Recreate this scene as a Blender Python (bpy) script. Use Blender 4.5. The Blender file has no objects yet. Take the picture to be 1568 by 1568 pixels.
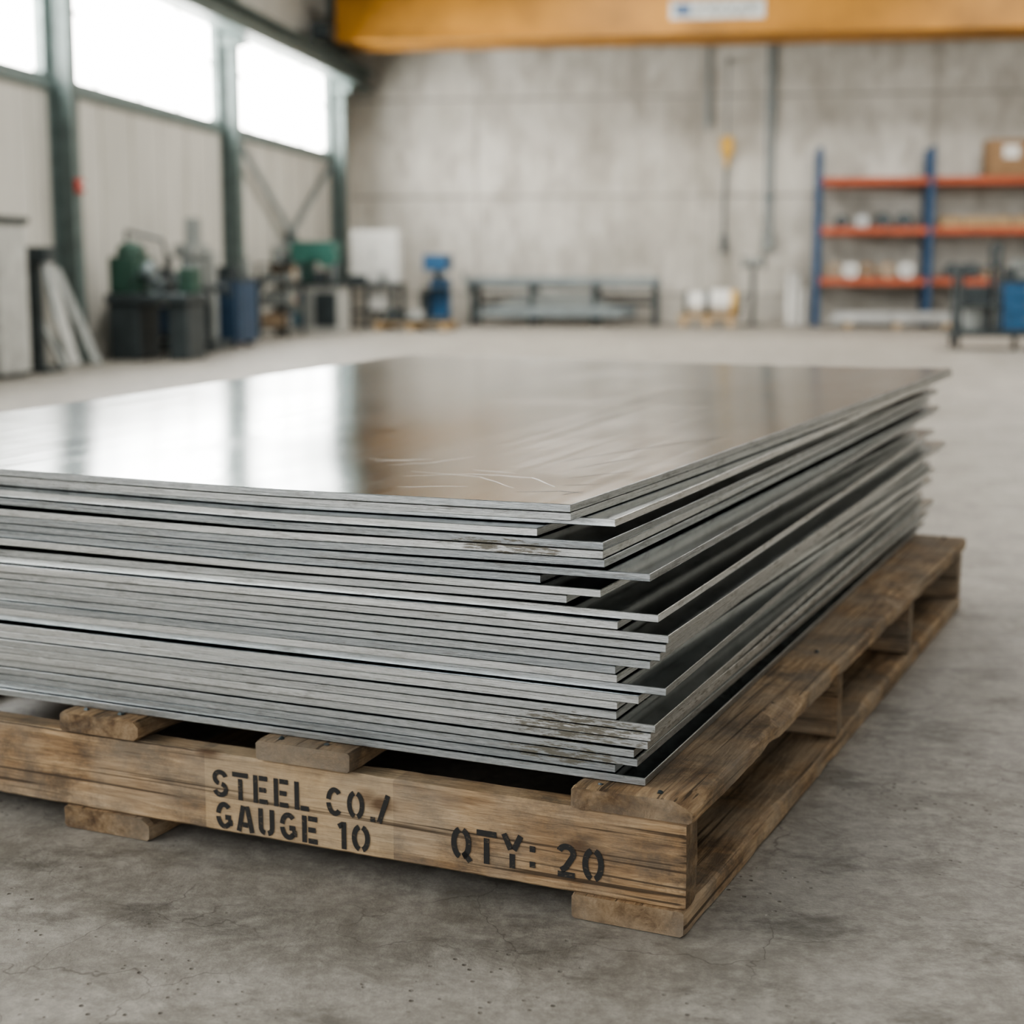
import bpy, math, random, bmesh
from mathutils import Vector, Matrix, noise
random.seed(7)
D=bpy.data; C=bpy.context
def link(o): C.scene.collection.objects.link(o); return o

# ------------------------------------------------------------------ materials
class NT:
    def __init__(s,name):
        s.m=D.materials.new(name); s.m.use_nodes=True
        s.t=s.m.node_tree; s.t.nodes.clear()
        s.out=s.n('ShaderNodeOutputMaterial'); s.b=s.n('ShaderNodeBsdfPrincipled')
        s.l(s.b.outputs[0],s.out.inputs[0])
    def n(s,t,**k):
        x=s.t.nodes.new(t)
        for a,b in k.items(): setattr(x,a,b)
        return x
    def l(s,a,b): s.t.links.new(a,b)
    def set(s,node,inp,v):
        if hasattr(v,'is_linked'): s.l(v,node.inputs[inp])
        else: node.inputs[inp].default_value=v
    def coord(s,scale=(1,1,1),loc=(0,0,0),rand=0.0,rot=(0,0,0)):
        tc=s.n('ShaderNodeTexCoord'); mp=s.n('ShaderNodeMapping')
        mp.inputs['Scale'].default_value=scale; mp.inputs['Location'].default_value=loc
        mp.inputs['Rotation'].default_value=rot
        src=tc.outputs['Object']
        if rand:
            oi=s.n('ShaderNodeObjectInfo'); m=s.n('ShaderNodeVectorMath',operation='MULTIPLY_ADD')
            s.l(oi.outputs['Random'],m.inputs[0]); m.inputs[1].default_value=(rand,rand*1.7,rand*.6)
            s.l(src,m.inputs[2]); src=m.outputs[0]
        s.l(src,mp.inputs[0]); return mp.outputs[0]
    def noise(s,vec,scale,detail=4,rough=.55,dist=0):
        x=s.n('ShaderNodeTexNoise'); s.l(vec,x.inputs['Vector'])
        x.inputs['Scale'].default_value=scale; x.inputs['Detail'].default_value=detail
        x.inputs['Roughness'].default_value=rough; x.inputs['Distortion'].default_value=dist
        return x.outputs[0]
    def ramp(s,fac,stops,interp='LINEAR'):
        r=s.n('ShaderNodeValToRGB'); r.color_ramp.interpolation=interp
        e=r.color_ramp.elements
        while len(e)<len(stops): e.new(.5)
        for i,(p,c) in enumerate(stops):
            e[i].position=p
            if not hasattr(c,'__len__'): c=(c,c,c)
            e[i].color=(*c[:3],1)
        s.l(fac,r.inputs[0]); return r.outputs[0]
    def mix(s,fac,a,b,mode='MIX'):
        x=s.n('ShaderNodeMix',data_type='RGBA',blend_type=mode)
        for i,v in ((0,fac),(6,a),(7,b)):
            if hasattr(v,'is_linked'): s.l(v,x.inputs[i])
            else:
                if i and len(v)==3: v=(*v,1)
                x.inputs[i].default_value=v
        return x.outputs[2]
    def math(s,op,a,b=0.0,c=0.0,clamp=False):
        x=s.n('ShaderNodeMath',operation=op,use_clamp=clamp)
        for i,v in enumerate((a,b,c)):
            if hasattr(v,'is_linked'): s.l(v,x.inputs[i])
            else: x.inputs[i].default_value=v
        return x.outputs[0]
    def bump(s,h,strength=.3,dist=.01):
        b=s.n('ShaderNodeBump'); b.inputs['Strength'].default_value=strength
        b.inputs['Distance'].default_value=dist; s.l(h,b.inputs['Height']); s.l(b.outputs[0],s.b.inputs['Normal'])
    def col(s,v): s.set(s.b,'Base Color',v if hasattr(v,'is_linked') else (*v,1))
    def rough(s,v): s.set(s.b,'Roughness',v)
    def metal(s,v): s.set(s.b,'Metallic',v)

def simple(name,c,rough=.5,metal=0,var=.2,scale=6):
    m=NT(name); v=m.coord()
    n=m.noise(v,scale,2)
    m.col(m.ramp(n,[(.3,[x*(1-var) for x in c]),(.7,[min(1,x*(1+var)) for x in c])]))
    m.rough(rough); m.metal(metal)
    return m.m

def mat_steel(name,top=False):
    m=NT(name)
    if top:
        st=m.noise(m.coord((16,.6,1)),2.5,4,.6)
        cl=m.noise(m.coord((1,1,1)),1.8,5,.6,.5)
        base=m.ramp(cl,[(.3,(.50,.545,.575)),(.7,(.63,.675,.705))])
        base=m.mix(.35,base,m.ramp(st,[(.35,(.42,.46,.485)),(.65,(.74,.785,.81))]))
        m.col(base); m.metal(1.0)
        m.rough(m.math('MULTIPLY_ADD',st,.09,m.math('MULTIPLY_ADD',cl,.13,.03)))
        return m.m
    at=m.n('ShaderNodeAttribute'); at.attribute_name='tint'
    streak=m.noise(m.coord((.8,.8,90)),6,3,.6)
    grain=m.noise(m.coord((14,14,240)),5,4,.65)
    f=m.math('ADD',m.math('MULTIPLY',streak,.5),m.math('MULTIPLY',grain,.5))
    base=m.ramp(f,[(.36,(.20,.21,.215)),(.5,(.47,.485,.49)),(.62,(.80,.81,.81))])
    base=m.mix(.5,base,m.ramp(at.outputs['Fac'],[(0,(.22,.25,.27)),(.35,(.41,.44,.455)),(.7,(.58,.585,.57)),(1,(.90,.90,.88))]))
    tc=m.n('ShaderNodeTexCoord'); sx=m.n('ShaderNodeSeparateXYZ'); m.l(tc.outputs['Object'],sx.inputs[0])
    def blob(cx,cz,wx,wz):
        a=m.math('DIVIDE',m.math('SUBTRACT',sx.outputs[0],cx),wx); a=m.math('MULTIPLY',a,a)
        b=m.math('DIVIDE',m.math('SUBTRACT',sx.outputs[2],cz),wz); b=m.math('MULTIPLY',b,b)
        return m.math('SUBTRACT',1.0,m.math('ADD',a,b),clamp=True)
    bl=m.math('ADD',blob(-.19,.295,.17,.035),blob(-.31,.572,.15,.018),clamp=True)
    bl=m.math('ADD',bl,blob(-.21,.250,.13,.020),clamp=True)
    sn=m.noise(m.coord((9,9,70)),3,6,.7)
    st=m.ramp(m.math('MULTIPLY',sn,m.math('POWER',bl,.3)),[(.42,0),(.49,1)])
    base=m.mix(m.math('MULTIPLY',st,.82),base,(.095,.078,.042))
    gn=m.ramp(m.noise(m.coord((5,5,30),(3,0,1)),3,5,.7),[(.53,0),(.68,1)])
    base=m.mix(m.math('MULTIPLY',gn,.5),base,(.16,.15,.125))
    # sparse brown specks of mill scale
    sp=m.ramp(m.noise(m.coord((12,12,60),(7,0,2)),4,4,.75),[(.66,0),(.71,1)])
    base=m.mix(m.math('MULTIPLY',sp,.6),base,(.13,.10,.065))
    m.col(base); m.metal(m.math('SUBTRACT',1.0,m.math('MULTIPLY',st,.8)))
    m.rough(m.math('MULTIPLY_ADD',gn,.2,m.math('MULTIPLY_ADD',streak,.2,.20)))
    m.bump(grain,.3,.0014)
    return m.m

def mat_wood(name,axis='X',dark=0.0,patch=False,end=False):
    m=NT(name)
    if end: sc=(9,9,9)
    else: sc=(1.2,14,14) if axis=='X' else (14,1.2,14)
    v=m.coord(sc,rand=7.0)
    g=m.noise(v,2.2,5,.62,.9); g2=m.noise(v,9,4,.7,.3)
    f=m.math('ADD',m.math('MULTIPLY',g,.6),m.math('MULTIPLY',g2,.4))
    k=1-dark
    c=m.ramp(f,[(.34,(.12*k,.068*k,.034*k)),(.45,(.30*k,.19*k,.10*k)),(.55,(.46*k,.315*k,.18*k)),(.68,(.64*k,.47*k,.30*k))])
    if patch:
        tc=m.n('ShaderNodeTexCoord'); sx=m.n('ShaderNodeSeparateXYZ'); m.l(tc.outputs['Object'],sx.inputs[0])
        a=m.math('LESS_THAN',m.math('ABSOLUTE',m.math('ADD',sx.outputs[0],.682)),.184)
        wn=m.noise(m.coord((1,1,1)),60,2)
        pm=a
        a=m.math('MULTIPLY',a,m.math('MULTIPLY_ADD',wn,.5,.20))
        c=m.mix(a,c,(.70,.50,.28))
    big=m.noise(m.coord((2.6,2.6,4),rand=3.0),2.4,7,.76)
    stn=m.math('MULTIPLY',m.ramp(big,[(.46,0),(.60,1)]),.74)
    if patch: stn=m.math('MULTIPLY',stn,m.math('MULTIPLY_ADD',pm,-.5,1.0))
    c=m.mix(stn,c,(.085,.064,.046))
    gray=m.ramp(m.noise(m.coord((3,3,3),(4,2,1),rand=5.0),1.5,3),[(.40,0),(.60,1)])
    c=m.mix(m.math('MULTIPLY',gray,.48),c,(.34,.29,.225))
    if not end:
        v2=m.coord((.9,75,75) if axis=='X' else (75,.9,75),rand=4.0)
        ck=m.ramp(m.noise(v2,1.6,2,.5),[(.33,1),(.40,0)])
        c=m.mix(m.math('MULTIPLY',ck,.85),c,(.05,.032,.018))
        vo=m.n('ShaderNodeTexVoronoi'); m.l(m.coord((4,7,7) if axis=='X' else (7,4,7),rand=9.0),vo.inputs['Vector']); vo.inputs['Scale'].default_value=1.0
        kn=m.ramp(vo.outputs['Distance'],[(.05,1),(.14,0)])
        c=m.mix(m.math('MULTIPLY',kn,.85),c,(.09,.045,.02))
    m.col(c); m.rough(.8)
    m.bump(f,1.0,.006)
    return m.m

def mat_floor():
    m=NT('floor_concrete')
    w=m.coord((1,1,1))
    a=m.noise(w,.35,3,.55); b=m.noise(w,1.9,7,.7); d=m.noise(w,30,6,.8); e=m.noise(w,7,7,.75,.6)
    c=m.ramp(b,[(.34,(.17,.155,.133)),(.5,(.31,.29,.256)),(.64,(.45,.425,.38))])
    c=m.mix(m.ramp(a,[(.35,.0),(.7,.45)]),c,(.42,.395,.35))
    c=m.mix(.42,c,m.ramp(d,[(.34,(.13,.118,.10)),(.5,(.34,.32,.285)),(.64,(.58,.555,.50))]))
    c=m.mix(m.math('MULTIPLY',m.ramp(e,[(.47,0),(.60,1)]),.45),c,(.15,.135,.113))
    o=m.ramp(m.noise(m.coord((1,1.7,1),(2.2,.4,0)),2.2,7,.78),[(.52,0),(.63,1)])
    c=m.mix(m.math('MULTIPLY',o,.66),c,(.085,.077,.066))
    li=m.ramp(m.noise(m.coord((1,1.3,1),(9,5,0)),3.1,6,.75),[(.54,0),(.66,1)])
    c=m.mix(m.math('MULTIPLY',li,.38),c,(.52,.495,.45))
    vo=m.n('ShaderNodeTexVoronoi'); m.l(w,vo.inputs['Vector']); vo.inputs['Scale'].default_value=42
    pitm=m.ramp(b,[(.50,0),(.60,1)])
    pit=m.math('MULTIPLY',m.ramp(vo.outputs['Distance'],[(.09,1),(.19,0)]),pitm)
    c=m.mix(m.math('MULTIPLY',pit,.8),c,(.07,.06,.05))
    dm=m.n('ShaderNodeVectorMath',operation='MULTIPLY_ADD')
    wn=m.n('ShaderNodeTexNoise'); m.l(w,wn.inputs['Vector']); wn.inputs['Scale'].default_value=6; wn.inputs['Detail'].default_value=4
    m.l(wn.outputs['Color'],dm.inputs[0]); dm.inputs[1].default_value=(.3,.3,0); m.l(w,dm.inputs[2])
    vc=m.n('ShaderNodeTexVoronoi',feature='DISTANCE_TO_EDGE'); m.l(dm.outputs[0],vc.inputs['Vector']); vc.inputs['Scale'].default_value=4
    cm=m.ramp(m.noise(w,1.7,2),[(.48,0),(.58,1)])
    cr=m.math('MULTIPLY',m.ramp(vc.outputs['Distance'],[(.003,1),(.009,0)]),cm)
    c=m.mix(m.math('MULTIPLY',cr,.6),c,(.08,.07,.06))
    m.col(c)
    m.rough(m.ramp(b,[(.3,.40),(.7,.60)]))
    h=m.math('SUBTRACT',m.math('ADD',m.math('MULTIPLY',d,.6),m.math('MULTIPLY',e,.7)),m.math('MULTIPLY',pit,1.2))
    m.bump(h,.6,.005)
    return m.m

def mat_wall():
    m=NT('wall_concrete')
    w=m.coord((1,1,1)); vs=m.coord((1.6,1.6,.22))
    a=m.noise(w,.5,5,.65); b=m.noise(vs,1.6,6,.7)
    c=m.ramp(b,[(.3,(.44,.42,.375)),(.5,(.66,.64,.585)),(.72,(.80,.78,.725))])
    c=m.mix(.5,c,m.ramp(a,[(.35,(.43,.41,.36)),(.65,(.82,.80,.745))]))
    st=m.ramp(m.noise(m.coord((2.0,2.0,.9),(1,0,3)),.9,6,.78),[(.48,0),(.62,1)])
    c=m.mix(m.math('MULTIPLY',st,.55),c,(.30,.275,.235))
    m.col(c); m.rough(.85)
    return m.m
def mat_panel():
    m=NT('wall_panel')
    b=m.noise(m.coord((1.5,1.5,.3)),1.6,4,.6)
    m.col(m.ramp(b,[(.3,(.56,.55,.505)),(.7,(.70,.69,.64))])); m.rough(.6)
    return m.m
def mat_emit(name,c,s):
    m=NT(name); n=m.noise(m.coord(),.7,2)
    m.col((.8,.8,.8)); m.l(m.ramp(n,[(.3,[x*.92 for x in c]),(.7,c)]),m.b.inputs['Emission Color']); m.b.inputs['Emission Strength'].default_value=s
    return m.m
def mat_ink():
    m=NT('stencil_ink')
    m.rough(.75)
    n=m.noise(m.coord((60,1,130)),1.5,4,.7)
    m.col(m.ramp(n,[(.33,(.16,.115,.07)),(.42,(.024,.023,.022))]))
    return m.m

M=dict(
 steel=mat_steel('steel_edge'), steel_top=mat_steel('steel_sheet_face',True),
 woodX=mat_wood('pallet_wood_lengthwise','X'), woodXp=mat_wood('pallet_wood_marked','X',patch=True), woodY=mat_wood('pallet_wood_deck','Y',.06),
 wood_end=mat_wood('pallet_wood_endgrain','X',.45,end=True),
 floor=mat_floor(), wall=mat_wall(), panel=mat_panel(), glass=mat_emit('window_daylight_pane',(1,.985,.94),14.5),
 ink=mat_ink(),
 col=simple('painted_column_steel',(.13,.17,.165),.45), frame=simple('window_frame_paint',(.17,.215,.21),.5),
 seam=simple('panel_seam',(.35,.335,.30),.7), ceil=simple('ceiling_sheet',(.075,.09,.085),.7),
 yellow=simple('crane_yellow',(.46,.22,.035),.5,var=.25,scale=1.2), lab=simple('crane_label',(.6,.63,.62),.5), labtxt=simple('crane_label_text',(.08,.14,.25),.5),
 blue=simple('rack_blue',(.035,.08,.16),.5), orange=simple('rack_orange',(.42,.105,.05),.5),
 mblue=simple('machine_blue',(.03,.115,.24),.45), navy=simple('cabinet_navy',(.03,.065,.12),.45),
 green=simple('machine_green',(.05,.17,.14),.5), dgreen=simple('machine_dark_green',(.03,.08,.058),.5),
 gray=simple('machine_gray',(.27,.29,.28),.5), lgray=simple('light_gray_paint',(.48,.49,.47),.5), white=simple('white_paint',(.78,.78,.75),.5,var=.08),
 black=simple('black_rubber',(.03,.031,.033),.6), dark=simple('dark_steel',(.06,.075,.08),.45,.4),
 galv=simple('galvanised_steel',(.27,.31,.32),.45,.5), wood=simple('plain_timber',(.45,.32,.18),.75), carton=simple('cardboard',(.30,.19,.105),.8,var=.1),
 red=simple('red_paint',(.5,.05,.03),.4), yel=simple('yellow_paint',(.6,.36,.06),.4), sheet=simple('zinc_sheet',(.60,.61,.60),.35,.5), tan=simple('kraft_roll',(.42,.31,.21),.7),
 scratch=simple('scratch_mark',(.13,.12,.105),.5,.7), scratchl=simple('bright_scratch',(.95,.95,.93),.4,.8),
)

# ------------------------------------------------------------------ mesh builder
class MB:
    def __init__(s,name,parent=None,loc=(0,0,0),rz=0):
        s.name=name; s.v=[]; s.f=[]; s.mi=[]; s.mats=[]; s.parent=parent; s.loc=Vector(loc); s.rz=rz; s.sm=[]
    def _m(s,k):
        if k not in s.mats: s.mats.append(k)
        return s.mats.index(k)
    def add(s,vs,fs,k,smooth=False):
        o=len(s.v); s.v+= [tuple(x) for x in vs]; mi=s._m(k)
        for f in fs: s.f.append([o+i for i in f]); s.mi.append(mi); s.sm.append(smooth)
    def box(s,a,b,k,R=None,piv=None):
        (x0,y0,z0),(x1,y1,z1)=a,b
        vs=[Vector(p) for p in ((x0,y0,z0),(x1,y0,z0),(x1,y1,z0),(x0,y1,z0),(x0,y0,z1),(x1,y0,z1),(x1,y1,z1),(x0,y1,z1))]
        if R is not None:
            c=Vector(piv) if piv else sum(vs,Vector())/8
            vs=[R@(p-c)+c for p in vs]
        s.add(vs,[(0,3,2,1),(4,5,6,7),(0,1,5,4),(1,2,6,5),(2,3,7,6),(3,0,4,7)],k)
    def bar(s,p,q,w,h,k):
        p=Vector(p);q=Vector(q);d=(q-p).normalized()
        up=Vector((0,0,1)) if abs(d.z)<.95 else Vector((0,1,0))
        a=d.cross(up).normalized()*w/2; b=a.cross(d).normalized()*h/2
        vs=[p-a-b,p+a-b,p+a+b,p-a+b,q-a-b,q+a-b,q+a+b,q-a+b]
        s.add(vs,[(0,3,2,1),(4,5,6,7),(0,1,5,4),(1,2,6,5),(2,3,7,6),(3,0,4,7)],k)
    def cyl(s,p,q,r,k,r2=None,n=20):
        p=Vector(p);q=Vector(q);d=(q-p).normalized(); r2=r if r2 is None else r2
        up=Vector((0,0,1)) if abs(d.z)<.95 else Vector((0,1,0))
        a=d.cross(up).normalized(); b=a.cross(d).normalized(); vs=[]
        for (c,rr) in ((p,r),(q,r2)):
            for i in range(n):
                t=2*math.pi*i/n; vs.append(c+a*math.cos(t)*rr+b*math.sin(t)*rr)
        s.add(vs,[(i,(i+1)%n,n+(i+1)%n,n+i) for i in range(n)],k,True)
        s.add(vs,[tuple(range(n))[::-1],tuple(range(n,2*n))],k)
    def tube(s,pts,r,k,n=10):
        for i in range(len(pts)-1): s.cyl(pts[i],pts[i+1],r,k,n=n)
    def ball(s,c,r,k,n=14,sc=(1,1,1)):
        vs=[];fs=[];m=n//2
        for j in range(m+1):
            ph=math.pi*j/m
            for i in range(n):
                t=2*math.pi*i/n; vs.append((c[0]+r*sc[0]*math.sin(ph)*math.cos(t),c[1]+r*sc[1]*math.sin(ph)*math.sin(t),c[2]+r*sc[2]*math.cos(ph)))
        for j in range(m):
            for i in range(n): fs.append((j*n+i,(j+1)*n+i,(j+1)*n+(i+1)%n,j*n+(i+1)%n))
        s.add(vs,fs,k,True)
    def ring(s,c,R,r,k,ax='Y',n=24,m=8):
        vs=[];fs=[]
        for i in range(n):
            t=2*math.pi*i/n
            for j in range(m):
                p=2*math.pi*j/m; rr=R+r*math.cos(p); h=r*math.sin(p)
                x,y=rr*math.cos(t),rr*math.sin(t)
                q={'Y':(x,h,y),'X':(h,x,y),'Z':(x,y,h)}[ax]
                vs.append((c[0]+q[0],c[1]+q[1],c[2]+q[2]))
        for i in range(n):
            for j in range(m): fs.append((i*m+j,((i+1)%n)*m+j,((i+1)%n)*m+(j+1)%m,i*m+(j+1)%m))
        s.add(vs,fs,k,True)
    def done(s,bevel=0.0,segs=2):
        me=D.meshes.new(s.name); me.from_pydata(s.v,[],s.f); me.update()
        for k in s.mats: me.materials.append(M[k])
        me.polygons.foreach_set('material_index',s.mi); me.polygons.foreach_set('use_smooth',s.sm)
        o=link(D.objects.new(s.name,me)); o.location=s.loc; o.rotation_euler=(0,0,s.rz)
        if s.parent: o.parent=s.parent
        if bevel:
            b=o.modifiers.new('bevel','BEVEL'); b.width=bevel; b.segments=segs; b.limit_method='ANGLE'; b.angle_limit=math.radians(50)
        return o

# ------------------------------------------------------------------ room
XL=-7.24; YB=29.06; H=6.9; XR=9.5; YF=-7.0
m=MB('floor'); m.box((XL-.25,YF,-.2),(XR+.25,YB+.3,0),'floor'); m.done()
m=MB('wall_back'); 
m.box((XL-.25,YB,0),(XR+.25,YB+.3,H),'wall')
m.done()
m=MB('trim_1')
for z in (.52,2.27,4.0,5.75): m.box((XL,YB-.012,z-.022),(XR,YB+.02,z+.022),'seam')
for x in (-4.9,-.85,3.2,7.2): m.box((x-.012,YB-.011,0),(x+.012,YB+.02,H),'seam')
m.done()
m=MB('wall_right'); m.box((XR,YF,0),(XR+.25,YB,H),'wall'); m.done()
m=MB('ceiling'); m.box((XL-.25,YF,H),(XR+.25,YB+.3,H+.2),'ceil'); 
for y in (-.6,5,10.6,16.2,21.75,27.7):
    m.box((XL,y-.1,H-.45),(XR,y+.1,H-.4),'col'); m.box((XL,y-.01,H-.4),(XR,y+.01,H),'col')
m.done()
cols=[27.7,21.75,16.2,10.6,5.0,-.6,-6.2]
WZ0,WZ1=2.93,4.32
m=MB('wall_left')
m.box((XL-.2,YF,0),(XL,YB,WZ0),'panel'); m.box((XL-.2,YF,WZ1),(XL,YB,H),'panel')
m.box((XL-.2,cols[0]-.1,WZ0),(XL,YB,WZ1),'panel')
for y in cols[1:]: m.box((XL-.2,y-.12,WZ0),(XL,y+.12,WZ1),'panel')
y=YF+.3
while y<YB:
    m.box((XL-.01,y-.008,0),(XL+.006,y+.008,WZ0-.11),'seam'); y+=.93
m.done()
for i in range(len(cols)-1):
    y1=cols[i]-.1; y0=cols[i+1]+.12
    m=MB('window_%d'%(i+1))
    m.box((XL-.13,y0+.03,WZ0+.03),(XL-.11,y1-.03,WZ1-.03),'glass')
    for a,b in (((XL-.16,y0,WZ0),(XL+.03,y1,WZ0+.06)),((XL-.16,y0,WZ1-.06),(XL+.03,y1,WZ1)),((XL-.16,y0,WZ0),(XL+.01,y0+.06,WZ1)),((XL-.16,y1-.06,WZ0),(XL+.01,y1,WZ1))): m.box(a,b,'frame')
    L=y1-y0
    for k in (1,2,3):
        yy=y0+L*k/4; m.box((XL-.11,yy-.02,WZ0),(XL-.08,yy+.02,WZ1),'lgray')
    m.box((XL-.11,y0,3.74),(XL-.08,y1,3.78),'lgray')
    m.box((XL,y0-.1,WZ0-.1),(XL+.06,y1+.1,WZ0),'frame')
    m.done(.004,1)
for y in cols:
    m=MB('support_column')
    y0,y1=y-.1,y+.1; x0,x1=XL+.001,XL+.26
    m.box((x0,y0,0),(x0+.02,y1,H-.46),'col'); m.box((x1-.02,y0,0),(x1,y1,H-.46),'col'); m.box((x0,y-.008,0),(x1,y+.008,H-.46),'col')
    m.box((x0,y0-.06,0.001),(x1+.08,y1+.06,.03),'col')
    m.box((x0,y0,4.0),(x1+.1,y1,4.14),'col')
    for bx in (x0+.05,x1+.04):
        for by in (y0-.03,y1+.03): m.cyl((bx,by,.03),(bx,by,.06),.015,'dark',n=6)
    m.done(.004,1)
m=MB('crane_runway_beam')
m.box((-7.08,YF,4.15),(-6.74,YB-.01,4.18),'col'); m.box((-7.08,YF,4.47),(-6.74,YB-.01,4.5),'col'); m.box((-6.92,YF,4.18),(-6.90,YB-.01,4.47),'col')
m.box((-6.94,YF,4.5),(-6.88,YB-.01,4.55),'lgray')
m.done()
m=MB('crane_runway_beam')
m.box((XR-.5,YF,4.15),(XR-.01,YB-.01,4.18),'col'); m.box((XR-.5,YF,4.47),(XR-.01,YB-.01,4.5),'col'); m.box((XR-.36,YF,4.18),(XR-.34,YB-.01,4.47),'col')
m.box((XR-.38,YF,4.5),(XR-.32,YB-.01,4.55),'lgray'); m.done()
m=MB('cross_brace')
m.bar((XL+.07,22.0,.15),(XL+.07,27.5,2.8),.05,.09,'galv'); m.bar((XL+.14,22.0,2.8),(XL+.14,27.5,.15),.05,.09,'galv')
m.box((XL+.05,24.65,1.37),(XL+.165,24.85,1.58),'galv'); m.done(.003,1)
m=MB('overhead_crane')
cy=26.2
for yy in (cy,cy+.9):
    m.box((-6.70,yy-.17,4.70),(8.95,yy+.17,5.36),'yellow')
    m.box((-6.70,yy-.24,4.64),(8.95,yy+.24,4.70),'yellow'); m.box((-6.70,yy-.24,5.36),(8.95,yy+.24,5.40),'yellow')
for x in (-6.91,9.15):
    m.box((x-.10,cy-.6,4.62),(x+.22 if x<0 else x+.1,cy+1.25,4.90),'dark')
    for yy in (cy-.45,cy+1.1): m.cyl((x-.03,yy,4.665),(x+.03,yy,4.665),.11,'dark')
m.box((-1.28,cy-.185,4.87),(.20,cy-.172,5.15),'lab'); m.box((-1.2,cy-.192,4.92),(-.95,cy-.186,5.1),'labtxt')
for i in range(6): m.box((-.85+i*.16,cy-.192,4.96),(-.75+i*.16,cy-.186,5.06),'gray')
m.box((3.0,cy-.1,5.42),(4.2,cy+1.0,5.75),'yellow'); m.cyl((3.2,cy+.5,5.9),(4.0,cy+.5,5.9),.2,'dark')
m.done(.01,1)
m=MB('pendant_hoist')
px=-.38;py=YB-.25
m.tube([(px,py,4.55),(px,py,3.25)],.014,'dark',8)
m.box((px-.11,py-.07,2.98),(px+.11,py+.07,3.27),'yel'); m.cyl((px,py,2.98),(px,py,2.75),.06,'yel',.03)
m.tube([(px,py,2.8),(px-.03,py,2.1),(px-.02,py,1.55)],.03,'dark',8)
m.box((px-.08,py-.05,1.25),(px+.04,py+.05,1.58),'dark')
m.box((px-.03,py-.04,4.55),(px+.03,YB-.013,4.61),'dark'); m.done(.01)
m=MB('wall_conduit')
for x in (.32,.42,-.72): 
    m.cyl((x,YB-.05,1.6 if x>0 else 3.4),(x,YB-.05,6.6),.026,'galv')
    for z in (2.2 if x>0 else 3.6,3.8,5.4): m.box((x-.05,YB-.08,z),(x+.05,YB-.013,z+.05),'galv')
m.box((.26,YB-.14,1.3),(.48,YB-.013,1.62),'gray')
m.done(.005,1)

# ------------------------------------------------------------------ pallet
cornerloc=(-.070,2.282,0); RZ=math.radians(-16.2)
pal=link(D.objects.new('wooden_pallet',None)); pal.location=cornerloc; pal.rotation_euler=(0,0,RZ)
def board(name,a,b,axis,mat,amp=.0025,ch=.004,seed=0,step=.012,chip=0.0):
    (x0,y0,z0),(x1,y1,z1)=a,b
    if axis=='X': u0,u1,w0,w1=x0,x1,y0,y1
    else: u0,u1,w0,w1=y0,y1,x0,x1
    n=max(4,int((u1-u0)/step)); vs=[];fs=[];K=12
    for i in range(n+1):
        t=u0+(u1-u0)*i/n
        def nz(k,f=9): return noise.noise(Vector((t*f,k*7.3+seed*3.1,seed*1.7)))
        j=[]
        for c in range(4):
            q=abs(nz(c,22))*amp+max(0,nz(c+9,6)-.2)*amp*5
            j.append(ch+q)
        if chip: j[2]+=max(0,nz(31,4.5)-.05)*chip*(1+.7*nz(37,40))
        bow=nz(50,1.3)*.002
        e=0 if 0<i<n else .0015
        w0e,w1e,z0e,z1e=w0+e,w1-e,z0+e,z1-e
        wm=(w0+w1)/2; zm=(z0+z1)/2
        P=[(w0e+j[0],z0e),(wm,z0e),(w1e-j[1],z0e),(w1e,z0e+j[1]*.8),(w1e,zm-.002),(w1e,z1e-min(j[2]*.8,(z1e-z0e)*.45)),(w1e-j[2],z1e),(wm,z1e),(w0e+j[3],z1e),(w0e,z1e-j[3]*.8),(w0e,zm),(w0e,z0e+j[0]*.8)]
        for k,(w,z) in enumerate(P):
            dt=0
            if axis=='Y' and k in (2,3,4,5,6): w+=bow
            if i in(0,n): dt=noise.noise(Vector((w*40,z*40,seed+5.5)))*amp*.8
            vs.append((t+dt,w,z) if axis=='X' else (w,t+dt,z))
    for i in range(n):
        for k in range(K):
            fs.append((i*K+k,i*K+(k+1)%K,(i+1)*K+(k+1)%K,(i+1)*K+k))
    o=MB(name,parent=pal); o.add(vs,fs,mat)
    o.add(vs,[tuple(range(K)),tuple(range(n*K,n*K+K))],'wood_end')
    ob=o.done()
    bm=bmesh.new(); bm.from_mesh(ob.data); bmesh.ops.remove_doubles(bm,verts=bm.verts,dist=1e-6); bmesh.ops.recalc_face_normals(bm,faces=bm.faces); bm.to_mesh(ob.data); bm.free()
    return ob
PW=2.12; PL=2.58
ZB=.042; ZS=.180; ZT=.216
for i,(ya,yb) in enumerate(((0,.055),(.98,1.03),(1.76,1.81),(2.51,2.565))):
    board('stringer_%d'%(i+1),(-PW,ya,ZB),(0,yb,ZS),'X','woodXp' if i==0 else 'woodX',seed=i+1,amp=.003)
dk=[(-.185,.012),(-.76,-.574),(-1.175,-1.0),(-1.62,-1.45),(-2.12,-1.94)]
for i,(xa,xb) in enumerate(dk):
    board('deck_board_%d'%(i+1),(xa,-.004 if i else -.006,ZS),(xb,PL,ZT),'Y','woodY',seed=i+20,amp=.006 if i==0 else .003,chip=.075 if i==0 else 0)
for i,(xa,xb) in enumerate(((-.185,.0),(-1.175,-.985),(-2.12,-1.94))):
    board('bottom_board_%d'%(i+1),(xa,-.002,0),(xb,PL,ZB),'Y','woodY',seed=i+40,amp=.003,chip=.02)
m=MB('nail_heads',parent=pal)
for (xa,xb) in dk:
    for yy in (.02,.995,1.78,2.53):
        for xx in (xa+.04,xb-.06): m.cyl((xx,yy+random.uniform(-.008,.012),ZT-.002),(xx,yy,ZT+.0012),.0045,'dark',n=10)
m.done()

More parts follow.
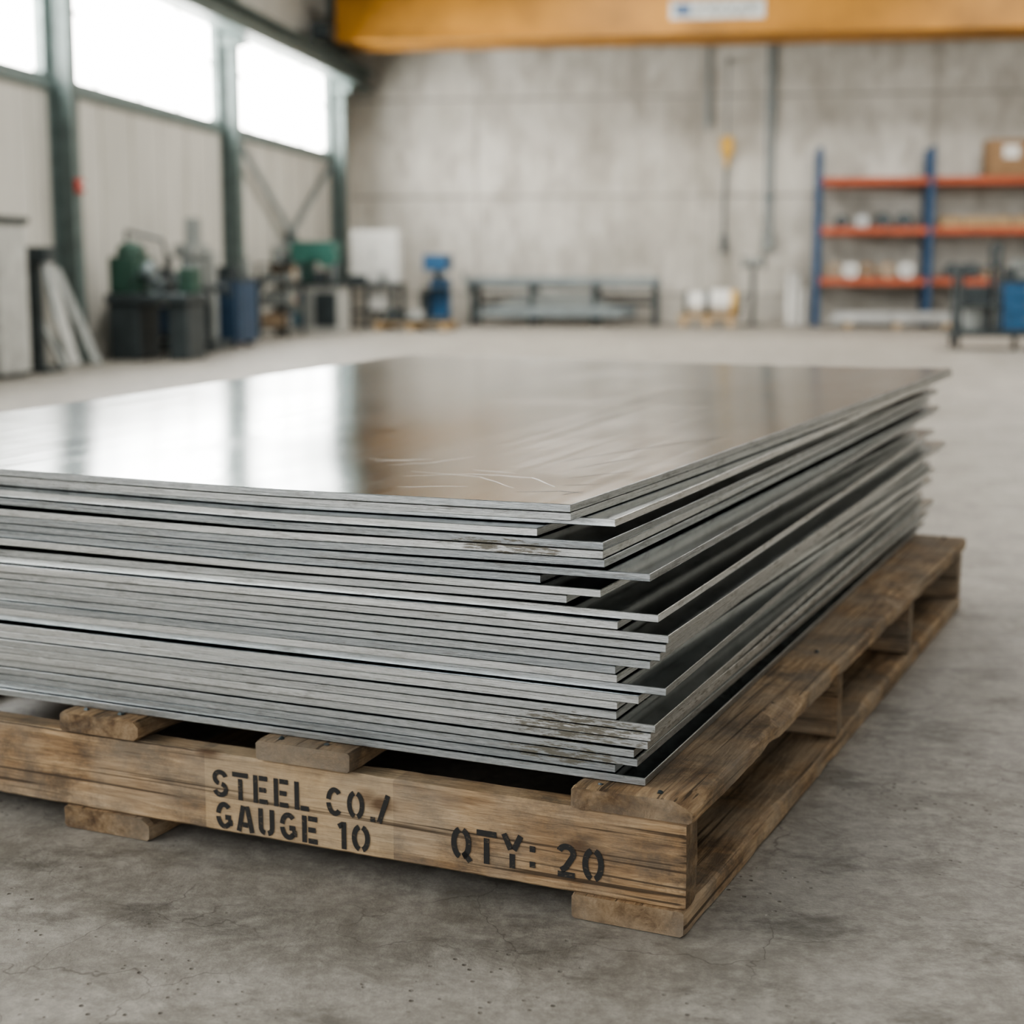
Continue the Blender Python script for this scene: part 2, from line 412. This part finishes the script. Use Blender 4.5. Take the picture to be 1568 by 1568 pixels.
# ---- stencil lettering
def arc(cx,cy,rx,ry,a0,a1,n=14):
    return [(cx+rx*math.cos(math.radians(a0+(a1-a0)*i/n)),cy+ry*math.sin(math.radians(a0+(a1-a0)*i/n))) for i in range(n+1)]
def O(): return [arc(.31,.5,.235,.415,104,256),arc(.31,.5,.235,.415,-76,76)]
G={
'S':[arc(.31,.705,.22,.205,15,255,18),arc(.31,.295,.22,.205,75,-165,18)],
'T':[[(.0,.915),(.62,.915)],[(.31,.77),(.31,0)]],
'E':[[(.11,0),(.11,1)],[(.25,.915),(.58,.915)],[(.25,.5),(.52,.5)],[(.25,.085),(.58,.085)]],
'L':[[(.11,1),(.11,0)],[(.25,.085),(.57,.085)]],
'C':[arc(.33,.5,.235,.415,45,172),arc(.33,.5,.235,.415,188,315)],
'O':O(),'0':O(),
'.':[[(.13,0),(.13,.18)]],
':':[[(.13,.12),(.13,.30)],[(.13,.58),(.13,.76)]],
'/':[[(.02,.0),(.36,1.0)]],
'G':[arc(.33,.5,.235,.415,45,172),arc(.33,.5,.235,.415,188,318),[(.36,.44),(.58,.44)],[(.55,.36),(.55,.14)]],
'A':[[(.07,0),(.25,.98)],[(.57,0),(.39,.98)],[(.22,.27),(.42,.27)]],
'U':[[(.10,1),(.10,.3)]+arc(.31,.3,.21,.215,190,255,7),arc(.31,.3,.21,.215,-75,-10,7)+[(.52,.3),(.52,1)]],
'1':[[(.12,.80),(.26,.90)],[(.31,0),(.31,1)]],
'Q':O()+[[(.38,.24),(.60,-.02)]],
'Y':[[(.05,1),(.26,.55)],[(.57,1),(.36,.55)],[(.31,.43),(.31,0)]],
'2':[arc(.31,.71,.21,.20,165,-35)+[(.30,.30),(.16,.19)],[(.06,.085),(.57,.085)]],
}
ADV={'.':.34,':':.42,'/':.46,' ':.42,'1':.60}
def stencil(mb,text,x0,x1,z0,h,y,w=.17):
    adv=sum(ADV.get(c,.80) for c in text)-.16
    sx=(x1-x0)/adv; cx=x0; asp=h/sx
    for c in text:
        if c!=' ':
            for st in G[c]:
                pts=[Vector((p[0],p[1]*asp)) for p in st]; L=[];R=[]
                for i,p in enumerate(pts):
                    if i==0: d=(pts[1]-p).normalized(); k=1
                    elif i==len(pts)-1: d=(p-pts[i-1]).normalized(); k=1
                    else:
                        d1=(p-pts[i-1]).normalized(); d2=(pts[i+1]-p).normalized(); d=(d1+d2).normalized(); k=min(1.3,1/max(.5,d.dot(d1)))
                    nn=Vector((-d.y,d.x))*w/2*k; L.append(p+nn); R.append(p-nn)
                vs=[(cx+q.x*sx,y,z0+q.y*sx) for q in L+R]; n=len(L)
                mb.add(vs,[(i,n+i,n+i+1,i+1) for i in range(n-1)],'ink')
        cx+=ADV.get(c,.80)*sx
m=MB('stencil_lettering',parent=pal)
stencil(m,'STEEL CO./',-.850,-.510,.1035,.049,-.0012)
stencil(m,'GAUGE 10',-.845,-.541,.0485,.047,-.0012)
stencil(m,'QTY: 20',-.392,-.130,.065,.055,-.0012)
m.done()

# ------------------------------------------------------------------ steel sheets
stack=[(-.204,0),(-.204,.001),(-.150,.045),(-.262,.004),(-.150,0),(-.152,.003),(-.150,.002),(-.076,.0),(-.257,.006),(-.155,.0),(-.213,.004),
(-.066,.012),(-.127,.0),(-.047,.006),(-.050,.004),(-.058,.0),(-.074,.003),(-.130,.0),(-.128,.002),(-.052,.012),(-.091,.0),(-.127,.004),(-.126,0),(-.064,0),
(-.071,.002),(-.076,.0),(-.097,0),(-.092,.003),(-.128,.0),(-.078,.0)]
N=len(stack); T=.0124; Y0=.033
rs=random.Random(3)
lay=[(stack[N-1-i][0],Y0+stack[N-1-i][1]+rs.uniform(0,.005),rs.uniform(.15,1.0)**2,rs.uniform(0,1)) for i in range(N)]
farw=[rs.random()**2 for _ in range(N)]
for i in (16,18,20,22,25): farw[i]+=1.2
s_=sum(farw); farw=[f/s_*.058 for f in farw]
leftw=[0]*N; leftw[24]=.007; leftw[19]=.009; leftw[9]=.003
rightw=[0]*N; rightw[21]=.003; rightw[18]=.006; rightw[22]=.002
tot=sum(l[2] for l in lay[:-1]); avail=.421-N*T-.011-.0007*N
base=[.0007+lay[i][2]*avail/tot for i in range(N)]
def zoff(i,x,y):
    z=ZT+.0015
    ty=max(0,min(1,y/2.72)); lf=max(0,min(1,(-x-.35)/1.0)); rt=max(0,1+(x+.05)/.7)*(1-.4*ty)
    for j in range(i):
        z+=T+base[j]*(1-.35*lf)+farw[j]*ty**1.2+leftw[j]*lf+rightw[j]*rt
        z+=.0003*(1+noise.noise(Vector((x*1.8,y*1.2,j*5.1))))
    return z
NX,NY=22,34; b=.0009
verts=[];faces=[];mi=[];tint=[]
for i in range(N):
    xr,yf,_,tn=lay[i]
    wd=1.86+rs.uniform(-.02,.02); ln=2.70+rs.uniform(-.03,.02)
    yaw=rs.uniform(-.003,.003)
    xr_far=-.135+rs.uniform(-.035,.035)+(.15*(xr+.13))
    if i>=N-2: xr_far=-.080; yaw=0; ln=2.72 if i==N-1 else 2.735
    xs=[0,b]+[b+(wd-2*b)*k/NX for k in range(1,NX)]+[wd-b,wd]
    ys=[0,b]+[b+(ln-2*b)*k/NY for k in range(1,NY)]+[ln-b,ln]
    nx,ny=len(xs),len(ys); o=len(verts)
    Z={}
    for jy,yy in enumerate(ys):
        for jx,xx in enumerate(xs):
            X=xr-wd+xx+(xr_far-xr)*yy/ln; Y=yf+yy+yaw*(xx-wd); Z[jx,jy]=(X,Y,zoff(i,X,Y))
    for side in (1,0):
        for jy in range(ny):
            for jx in range(nx):
                X,Y,z=Z[jx,jy]; z+=T if side else 0
                if jx in(0,nx-1) or jy in(0,ny-1): z+= -b if side else b
                verts.append((X,Y,z))
    Q=nx*ny
    for jy in range(ny-1):
        for jx in range(nx-1):
            a=o+jy*nx+jx
            inner = 0<jx<nx-2 and 0<jy<ny-2
            faces.append((a,a+1,a+nx+1,a+nx)); mi.append(1 if inner else 0); tint.append(tn)
            a+=Q; faces.append((a,a+nx,a+nx+1,a+1)); mi.append(0); tint.append(tn)
    for jx in range(nx-1):
        a=o+jx; faces.append((a+Q,a+Q+1,a+1,a)); mi.append(0); tint.append(tn)
        a=o+(ny-1)*nx+jx; faces.append((a,a+1,a+Q+1,a+Q)); mi.append(0); tint.append(tn)
    for jy in range(ny-1):
        a=o+jy*nx; faces.append((a,a+nx,a+nx+Q,a+Q)); mi.append(0); tint.append(tn)
        a=o+jy*nx+nx-1; faces.append((a+Q,a+nx+Q,a+nx,a)); mi.append(0); tint.append(tn)
me=D.meshes.new('steel_sheet_stack'); me.from_pydata(verts,[],faces); me.update()
me.materials.append(M['steel']); me.materials.append(M['steel_top'])
me.polygons.foreach_set('material_index',mi); me.polygons.foreach_set('use_smooth',[True]*len(faces))
at=me.attributes.new('tint','FLOAT','FACE'); at.data.foreach_set('value',tint)
me.set_sharp_from_angle(angle=math.radians(20))
st=link(D.objects.new('steel_sheet_stack',me)); st.location=cornerloc; st.rotation_euler=(0,0,RZ)
m=MB('surface_scratches',parent=st)
def scratch(pts,w,k):
    P=[]
    for i in range(len(pts)-1):
        a=Vector(pts[i]);b_=Vector(pts[i+1])
        for t in range(8): P.append(a.lerp(b_,t/8))
    P.append(Vector(pts[-1])); L=[];R=[]
    for i,p in enumerate(P):
        q=P[min(i+1,len(P)-1)]-P[max(i-1,0)]; d=Vector((q[0],q[1])).normalized(); ww=w*(.3+.7*math.sin(math.pi*min(1,max(0,i/(len(P)-1)))))
        p=Vector((p[0]+noise.noise(Vector((i*.3,w*900,0)))*.004,p[1]+noise.noise(Vector((i*.3,w*900,9)))*.004))
        for lst,sg in ((L,1),(R,-1)):
            x=p[0]-d.y*ww*sg; y=p[1]+d.x*ww*sg; lst.append((x,y,zoff(N-1,x,y)+T+.0005))
    n=len(L); m.add(L+R,[(i,n+i,n+i+1,i+1) for i in range(n-1)],k)
scratch([(-.42,.50),(-.33,.74),(-.25,.93)],.0016,'scratch'); scratch([(-.27,.84),(-.23,.98)],.0014,'scratch')
scratch([(-.36,.42),(-.29,.62)],.0015,'scratch'); scratch([(-.33,.30),(-.24,.42)],.0014,'scratch')
scratch([(-.34,.13),(-.27,.16),(-.23,.15)],.0020,'scratch'); scratch([(-.30,.22),(-.24,.25)],.0016,'scratch'); scratch([(-.26,.12),(-.235,.17)],.0016,'scratch')
scratch([(-.60,.24),(-.50,.30),(-.38,.29),(-.30,.20)],.0010,'scratchl'); scratch([(-.62,.30),(-.47,.27),(-.36,.17)],.0008,'scratchl')
scratch([(-.75,.40),(-.66,.46)],.0010,'scratchl'); scratch([(-.78,.43),(-.68,.42)],.0008,'scratchl'); scratch([(-.55,.12),(-.44,.16)],.0008,'scratchl')
scratch([(-.70,.36),(-.64,.41),(-.60,.52)],.0008,'scratchl'); scratch([(-.52,.35),(-.43,.33)],.0010,'scratchl')
m.done()

# ------------------------------------------------------------------ workshop objects
def casters(m,pts,r=.06):
    for x,y in pts:
        m.cyl((x-.02,y,r),(x+.02,y,r),r,'black'); m.box((x-.03,y-.03,r),(x+.03,y+.03,r*2.2),'dark')
m=MB('pallet_rack')
ux=(1.2,3.06,4.92); yf,yb=27.95,28.85
for x in ux:
    for y in (yf,yb):
        m.box((x-.05,y-.04,.0),(x+.05,y+.04,3.02),'blue'); m.box((x-.08,y-.07,0),(x+.08,y+.07,.012),'blue')
    z=.2
    while z<2.4: m.bar((x,yf,z),(x,yb,z+.40),.03,.03,'blue'); m.bar((x,yb,z+.40),(x,yf,z+.80),.03,.03,'blue'); z+=.9
for k in range(2):
    for z in (.77,1.62,2.45):
        for y in (yf-.05,yb+.02): m.box((ux[k]+.05,y-.025,z-.06),(ux[k+1]-.05,y+.025,z+.06),'orange')
        m.box((ux[k]+.05,yf-.02,z+.03),(ux[k+1]-.05,yb,z+.05),'galv')
m.done(.006,1)
m=MB('cardboard_box',loc=(4.33,28.35,2.502),rz=.05); w,d,h=.72,.6,.62
m.box((-w/2,-d/2,0),(w/2,d/2,h),'carton')
m.box((-w/2-.002,-.03,h-.08),(w/2+.002,.03,h+.002),'tan'); m.box((-.13,-d/2-.003,h*.5),(.13,-d/2,h*.85),'white'); m.done(.008)
m=MB('timber_bundle')
for i in range(5):
    for j in range(2): m.box((3.25,28.0+i*.13,1.675+j*.09),(4.8,28.11+i*.13,1.755+j*.09),'wood')
for x in (3.6,4.4): m.box((x-.012,27.993,1.672),(x+.012,28.64,1.852),'black')
m.done(.006,1)
def reel(x,y,z,r,w,k):
    m=MB('wire_reel'); m.cyl((x,y-w/2,z+r),(x,y+w/2,z+r),r*.75,k)
    for s in(-1,1): m.cyl((x,y+s*w/2,z+r),(x,y+s*(w/2+.015),z+r),r,k)
    m.ring((x,y-w/2-.02,z+r),r*.3,.015,'galv'); m.done()
for x,k in ((1.6,'dark'),(1.95,'sheet'),(2.3,'dark'),(2.65,'dark')): reel(x,28.3,1.672,.11+.02*(x>2),.2,k)
for x,k in ((1.5,'tan'),(1.78,'white'),(2.06,'carton'),(2.4,'tan'),(2.72,'white'),(3.5,'dark'),(3.8,'dark'),(4.1,'tan')): reel(x,28.3,.822,.13,.22,k)
m=MB('sheet_metal_bundle')
for i in range(5): m.box((1.4+.03*i,27.1,.10+i*.035),(3.75-.02*i,27.82,.13+i*.035),'sheet')
for x in (1.7,2.5,3.3): m.box((x-.05,27.1,0),(x+.05,27.82,.10),'wood')
m.done(.004,1)
m=MB('standing_pipes')
for i,(x,h,r) in enumerate(((.76,.92,.055),(.89,.88,.05),(1.01,.6,.045))): m.cyl((x,28.3+.05*i,0),(x+.01,28.75,h),r,'white'); m.cyl((x+.01,28.75,h),(x+.01,28.752,h+.003),r*.8,'dark')
m.done()
m=MB('pedestal_grinder')
m.cyl((.12,28.2,0),(.12,28.2,.03),.2,'dark'); m.cyl((.12,28.2,.03),(.12,28.2,1.02),.04,'dark')
m.cyl((-.02,28.2,1.08),(.26,28.2,1.1),.08,'gray'); m.cyl((-.08,28.2,1.08),(-.04,28.2,1.08),.11,'dark'); m.cyl((.28,28.2,1.08),(.33,28.2,1.08),.11,'dark')
m.tube([(.2,28.2,1.1),(.3,28.2,1.28)],.015,'dark')
m.done()
m=MB('film_roll_cart')
m.box((-1.15,27.5,.14),(-.15,28.2,.19),'wood')
for x in (-1.05,-.65,-.25): m.box((x-.05,27.5,.0),(x+.05,28.2,.14),'wood')
m.cyl((-.98,27.85,.40),(-.70,27.85,.40),.19,'white',n=28); m.cyl((-1.04,27.85,.40),(-.98,27.85,.40),.21,'dark',n=28)
m.cyl((-.60,27.85,.42),(-.26,27.85,.42),.21,'white',n=28); m.cyl((-.70,27.85,.40),(-.60,27.85,.40),.22,'dark',n=28)
m.cyl((-.26,27.85,.4),(-.15,27.85,.4),.22,'yel',n=28)
m.tube([(-.12,27.55,.15),(-.02,27.5,.55),(-.02,28.1,.55),(-.12,28.15,.15)],.025,'dark')
m.done()
m=MB('steel_profile_rack')
xs=(-4.75,-3.7,-2.6,-1.55)
for x in xs:
    for y in (27.7,28.5): m.box((x-.04,y-.04,0),(x+.04,y+.04,.84),'dark')
    for z in (.12,.62): m.box((x-.04,27.7,z-.04),(x+.04,28.5,z+.03),'dark')
for y in (27.66,28.54): m.box((-4.8,y-.02,.74),(-1.5,y+.02,.84),'galv')
for i in range(6): m.box((-4.85,27.75+i*.12,.655),(-3.1+.1*(i%2),27.84+i*.12,.735),'galv')
for i in range(6): m.box((-3.0,27.75+i*.12,.655),(-1.45-.1*(i%3),27.84+i*.12,.715),'galv')
for i in range(5):
    for j in range(2): m.box((-4.6+.1*j,27.4+i*.15,.16+.09*j),(-2.1+.05*i,27.52+i*.15,.24+.09*j),'galv')
m.bar((-5.0,28.3,.9),(-4.6,27.6,.1),.06,.06,'galv')
for i in range(4): m.box((-4.4+.2*i,27.7,.30+.07*i),(-2.3-.1*i,28.4,.36+.07*i),'gray')
for z in (.34,.48): m.box((-4.75,28.5,z),(-1.55,28.53,z+.06),'dark')
m.done(.004,1)
m=MB('control_cabinet_bench')
m.box((-6.75,26.0,.68),(-5.75,26.9,.75),'dark')
for x in (-6.7,-6.25,-5.8):
    for y in (26.05,26.85): m.box((x-.035,y-.035,0),(x+.035,y+.035,.68),'dark')
m.box((-6.7,26.1,.25),(-5.8,26.85,.29),'dark')
m.box((-6.62,26.5,.75),(-5.80,26.8,1.62),'white'); m.box((-6.60,26.485,.80),(-6.23,26.5,1.58),'white'); m.box((-6.20,26.485,.80),(-5.83,26.5,1.58),'white')
m.box((-6.25,26.47,1.15),(-6.235,26.49,1.25),'dark')
m.box((-6.3,26.15,.3),(-5.95,26.5,.62),'white'); m.box((-6.6,26.1,.75),(-6.3,26.35,.88),'dark'); m.cyl((-6.0,26.2,.75),(-6.0,26.2,.93),.06,'gray')
m.done(.008,1)
m=MB('flat_pallet')
for i in range(6): m.box((-5.85,24.8+i*.17,.11),(-4.65,24.93+i*.17,.135),'wood')
for x in (-5.82,-5.3,-4.77): 
    for y in (24.8,25.22,25.66): m.box((x,y,.0),(x+.1,y+.12,.11),'wood')
m.box((-5.75,24.95,.135),(-4.75,25.6,.20),'dark'); m.cyl((-5.25,25.25,.20),(-5.25,25.25,.32),.14,'lgray'); m.box((-5.7,25.0,.2),(-5.5,25.3,.34),'dark')
m.done(.004,1)
m=MB('drill_press')
x,y=-5.2,27.0
m.box((x-.25,y-.28,0),(x+.25,y+.28,.10),'dark'); m.box((x-.16,y-.02,.10),(x+.16,y+.25,.82),'mblue'); m.cyl((x,y+.1,.82),(x,y+.1,1.15),.05,'galv')
m.box((x-.22,y-.3,.95),(x+.18,y+.3,1.22),'mblue'); m.cyl((x,y-.18,.98),(x,y-.18,.82),.04,'dark'); m.box((x-.25,y-.34,.62),(x+.22,y+.02,.67),'dark'); m.box((x-.3,y-.2,.1),(x-.18,y+.1,.6),'dark')
for a in (0,2.1,4.2): m.tube([(x+.16,y-.1,1.08),(x+.24,y-.1+.15*math.cos(a),1.08+.15*math.sin(a))],.01,'dark')
m.done(.015)
m=MB('band_saw')
x,y=-6.6,24.3
m.box((x-.42,y-.35,0),(x+.42,y+.35,.72),'lgray'); m.box((x-.38,y-.36,.1),(x+.0,y-.35,.62),'gray'); m.box((x+.03,y-.36,.1),(x+.38,y-.35,.62),'dark')
m.box((x-.42,y-.4,.72),(x+.48,y+.4,.78),'dark')
m.box((x-.33,y-.1,.78),(x-.1,y+.25,1.15),'green'); m.box((x-.36,y-.25,1.08),(x+.30,y+.25,1.40),'green'); m.cyl((x-.2,y-.3,1.22),(x-.2,y-.24,1.22),.17,'green'); m.cyl((x+.22,y-.3,1.16),(x+.22,y-.24,1.16),.15,'green')
m.cyl((x+.25,y,.78),(x+.25,y,1.1),.05,'galv'); m.tube([(x+.42,y-.3,.85),(x+.55,y-.3,1.1)],.02,'dark'); m.ball((x+.55,y-.3,1.1),.04,'dark'); m.box((x+.0,y-.35,.78),(x+.2,y-.1,.95),'dark')
m.done(.02)
m=MB('tool_shelf')
x,y=-6.74,22.75
for dx in (-.2,.2):
    for dy in (-.45,.45): m.box((x+dx-.02,y+dy-.02,0),(x+dx+.02,y+dy+.02,1.08),'dark')
for z in (.12,.45,.78,1.04): m.box((x-.22,y-.47,z),(x+.22,y+.47,z+.025),'dark')
rr=random.Random(5)
for z in (.145,.475,.805):
    yy=y-.4
    while yy<y+.3:
        wv=rr.uniform(.1,.2); hh=rr.uniform(.1,.24); m.box((x-.18,yy,z),(x+.18,yy+wv,z+hh),rr.choice(['navy','gray','dark','dgreen','tan'])); yy+=wv+.03
m.cyl((x,y-.2,1.065),(x,y-.2,1.3),.07,'gray'); m.box((x-.1,y+.0,1.065),(x+.1,y+.25,1.2),'dark')
m.done(.005,1)
m=MB('fire_extinguisher')
x,y=-6.75,21.0
m.cyl((x,y,0),(x,y,.45),.09,'red'); m.ball((x,y,.45),.09,'red'); m.cyl((x,y,.52),(x,y,.6),.025,'dark'); m.tube([(x,y,.58),(x+.12,y-.04,.5),(x+.12,y-.04,.15)],.012,'black'); m.done()
m=MB('milling_machine')
x,y=-6.65,18.75
m.box((x-.35,y-.35,0),(x+.35,y+.4,.12),'dark'); m.box((x-.18,y+.05,.12),(x+.18,y+.38,1.2),'gray'); m.box((x-.10,y-.0,1.15),(x+.06,y+.2,1.60),'gray')
m.box((x-.12,y-.33,1.12),(x+.12,y+.3,1.28),'gray'); m.cyl((x,y-.25,1.12),(x,y-.25,.95),.06,'galv'); m.box((x-.45,y-.33,.72),(x+.45,y-.02,.80),'dark'); m.box((x-.14,y-.3,.2),(x+.14,y+.05,.72),'dark')
m.ring((x+.5,y-.2,.76),.09,.012,'dark','X'); m.ring((x-.5,y-.2,.76),.09,.012,'dark','X')
m.done(.015)
m=MB('tool_cabinet')
x,y=-6.6,19.8
m.box((x-.35,y-.5,.06),(x+.3,y+.4,.84),'navy'); m.box((x-.37,y-.52,.84),(x+.32,y+.42,.88),'dark')
for i in range(4): m.box((x-.31,y-.515,.12+i*.18),(x+.26,y-.5,.27+i*.18),'navy'); m.box((x-.12,y-.53,.21+i*.18),(x+.08,y-.515,.225+i*.18),'galv')
m.box((x+.3,y-.4,.1),(x+.312,y+.35,.8),'navy'); m.box((x-.3,y-.4,0),(x-.2,y-.3,.06),'black'); m.box((x+.15,y-.4,0),(x+.25,y-.3,.06),'black'); m.box((x+.15,y+.25,0),(x+.25,y+.35,.06),'black')
m.box((x-.15,y-.2,.88),(x+.15,y+.15,1.02),'dark'); m.cyl((x+.2,y+.25,.88),(x+.2,y+.25,1.12),.05,'gray'); m.done(.01)
m=MB('metal_lathe')
x,y=-6.55,16.9
m.box((x-.3,y-.35,0),(x+.05,y+.3,.62),'dark'); m.box((x-.32,y-.4,.62),(x+.62,y+.35,.72),'dark'); m.box((x+.35,y-.3,0),(x+.58,y+.3,.62),'dark')
m.box((x-.3,y-.3,.72),(x-.0,y+.3,1.12),'dgreen'); m.ball((x-.15,y,1.15),.16,'dgreen',sc=(1,1.3,.9)); m.cyl((x-.0,y,.95),(x+.12,y,.95),.11,'galv')
m.box((x+.15,y-.2,.72),(x+.3,y+.15,.88),'dark'); m.box((x+.42,y-.14,.72),(x+.6,y+.14,1.0),'dgreen'); m.tube([(x-.05,y-.3,.8),(x+.1,y-.42,.95)],.015,'dark'); m.ring((x+.22,y-.26,.8),.07,.01,'galv')
m.tube([(x-.2,y,1.25),(x-.2,y,1.4),(x+.25,y-.1,1.3),(x+.3,y-.1,1.1)],.02,'dark')
m.done(.02)
m=MB('work_bench')
x,y=-6.6,17.8
m.box((x-.35,y-.3,.74),(x+.4,y+.4,.80),'dark')
for dx in(-.3,.35):
    for dy in(-.25,.35): m.box((x+dx-.03,y+dy-.03,0),(x+dx+.03,y+dy+.03,.74),'dark')
m.box((x-.3,y-.25,.2),(x+.35,y+.35,.24),'dark'); m.box((x-.25,y-.15,.24),(x+.2,y+.2,.55),'navy'); m.cyl((x+.1,y,.8),(x+.1,y,.95),.06,'galv'); m.box((x-.25,y-.1,.8),(x-.05,y+.1,1.0),'dark')
m.box((x+.18,y+.05,.8),(x+.34,y+.2,1.08),'gray'); m.cyl((x-.1,y+.25,.8),(x-.1,y+.25,1.15),.04,'dark')
m.done(.008,1)
m=MB('leaning_boards')
m.bar((-6.75,15.4,.02),(-7.12,15.55,1.15),.16,.03,'lgray'); m.bar((-6.60,15.62,.02),(-7.08,15.75,1.0),.14,.03,'gray'); m.bar((-6.7,15.05,.02),(-7.15,15.1,.85),.10,.03,'gray'); m.done(.003,1)
m=MB('locker_cabinet')
x,y=-6.80,13.75
m.box((x-.35,y-.3,.05),(x+.22,y+.3,1.40),'lgray'); m.box((x-.38,y-.32,1.40),(x+.25,y+.32,1.46),'dark'); m.box((x-.33,y-.312,.1),(x-.08,y-.3,1.36),'lgray'); m.box((x-.05,y-.312,.1),(x+.2,y-.3,1.36),'lgray')
m.box((x-.33,y-.28,0),(x+.2,y+.28,.05),'dark'); m.box((x-.1,y-.33,.7),(x-.085,y-.312,.85),'dark'); m.done(.01)
m=MB('pipe_bender')
x,y=-6.75,14.55
m.box((x-.2,y-.2,0),(x+.2,y+.2,.05),'dark'); m.box((x-.06,y-.06,.05),(x+.06,y+.06,1.1),'dark'); m.box((x-.15,y-.12,1.05),(x+.18,y+.12,1.2),'dark'); m.tube([(x+.1,y,1.1),(x+.25,y-.1,.5)],.02,'galv'); m.done(.008,1)
m=MB('wall_alarm'); m.box((-6.98,16.12,1.78),(-6.93,16.26,1.92),'red'); m.cyl((-6.93,16.19,1.85),(-6.90,16.19,1.85),.03,'white'); m.done(.005)
m=MB('tool_trolley',loc=(3.28,20.6,0))
casters(m,[(-.68,-.3),(-.68,.3),(.0,-.3),(.6,-.3),(.6,.3)],.08)
m.box((-.75,-.38,.16),(.75,.38,.24),'dark')
for xx,yy,h in ((-.66,-.32,1.02),(-.66,.32,1.02),(-.22,-.32,1.28),(-.22,.32,1.28)): m.cyl((xx,yy,.2),(xx,yy,h),.035,'dark')
m.tube([(-.66,-.32,1.02),(-.66,.32,1.02)],.03,'dark'); m.tube([(-.22,-.32,1.28),(-.22,.32,1.28)],.03,'dark'); m.tube([(-.66,-.32,.98),(-.22,-.32,1.02)],.03,'dark')
m.box((-.7,-.34,.52),(-.2,.34,.57),'dark'); m.box((-.6,-.25,.57),(-.3,.1,.78),'dark'); m.cyl((-.45,-.1,.24),(-.45,-.1,.50),.13,'gray')
m.box((-.15,-.34,.24),(.72,.34,.82),'mblue')
for i in range(3): m.box((-.11,-.352,.28+i*.18),(.68,-.34,.43+i*.18),'mblue'); m.box((.1,-.37,.36+i*.18),(.5,-.352,.38+i*.18),'galv')
m.box((-.17,-.36,.82),(.74,.36,.87),'dark'); m.box((.0,-.2,.87),(.45,.2,1.1),'gray'); m.cyl((.55,0,.87),(.55,0,1.2),.05,'mblue'); m.box((-.1,-.2,.87),(.0,.1,1.0),'dark')
m.done(.01,1)

# ------------------------------------------------------------------ lights
for i,(x,y) in enumerate(((-2.5,6),(4,6),(-2.5,14),(4,14),(-2,22),(4.5,22))):  # area lights added under the ceiling as soft fill, no lamp fittings modelled
    l=D.lights.new('overhead_fill','AREA'); l.shape='SQUARE'; l.size=2.2; l.energy=110 if i<2 else (210 if i<4 else 320); l.color=(1,.955,.89)
    o=link(D.objects.new('overhead_fill',l)); o.location=(x,y,H-.55)
w=D.worlds.new('World'); C.scene.world=w; w.use_nodes=True
nt=w.node_tree; bg=nt.nodes['Background']; bg.inputs[0].default_value=(.93,.96,1,1); bg.inputs[1].default_value=1.2

cam=D.cameras.new('camera'); co=link(D.objects.new('camera',cam)); C.scene.camera=co
co.location=(0,0,1.0); co.rotation_euler=(math.radians(90-8.75),0,math.radians(8.3))
cam.sensor_width=36; cam.lens=55.8; cam.clip_end=200
cam.dof.use_dof=True; cam.dof.focus_distance=2.45; cam.dof.aperture_fstop=2.6
C.scene.view_settings.view_transform='AgX'
try: C.scene.view_settings.look='AgX - Medium High Contrast'
except Exception: pass
C.scene.view_settings.exposure=0.35
try:
    cy_=C.scene.cycles; cy_.max_bounces=6; cy_.diffuse_bounces=3; cy_.glossy_bounces=4; cy_.caustics_reflective=False; cy_.caustics_refractive=False
except Exception: pass
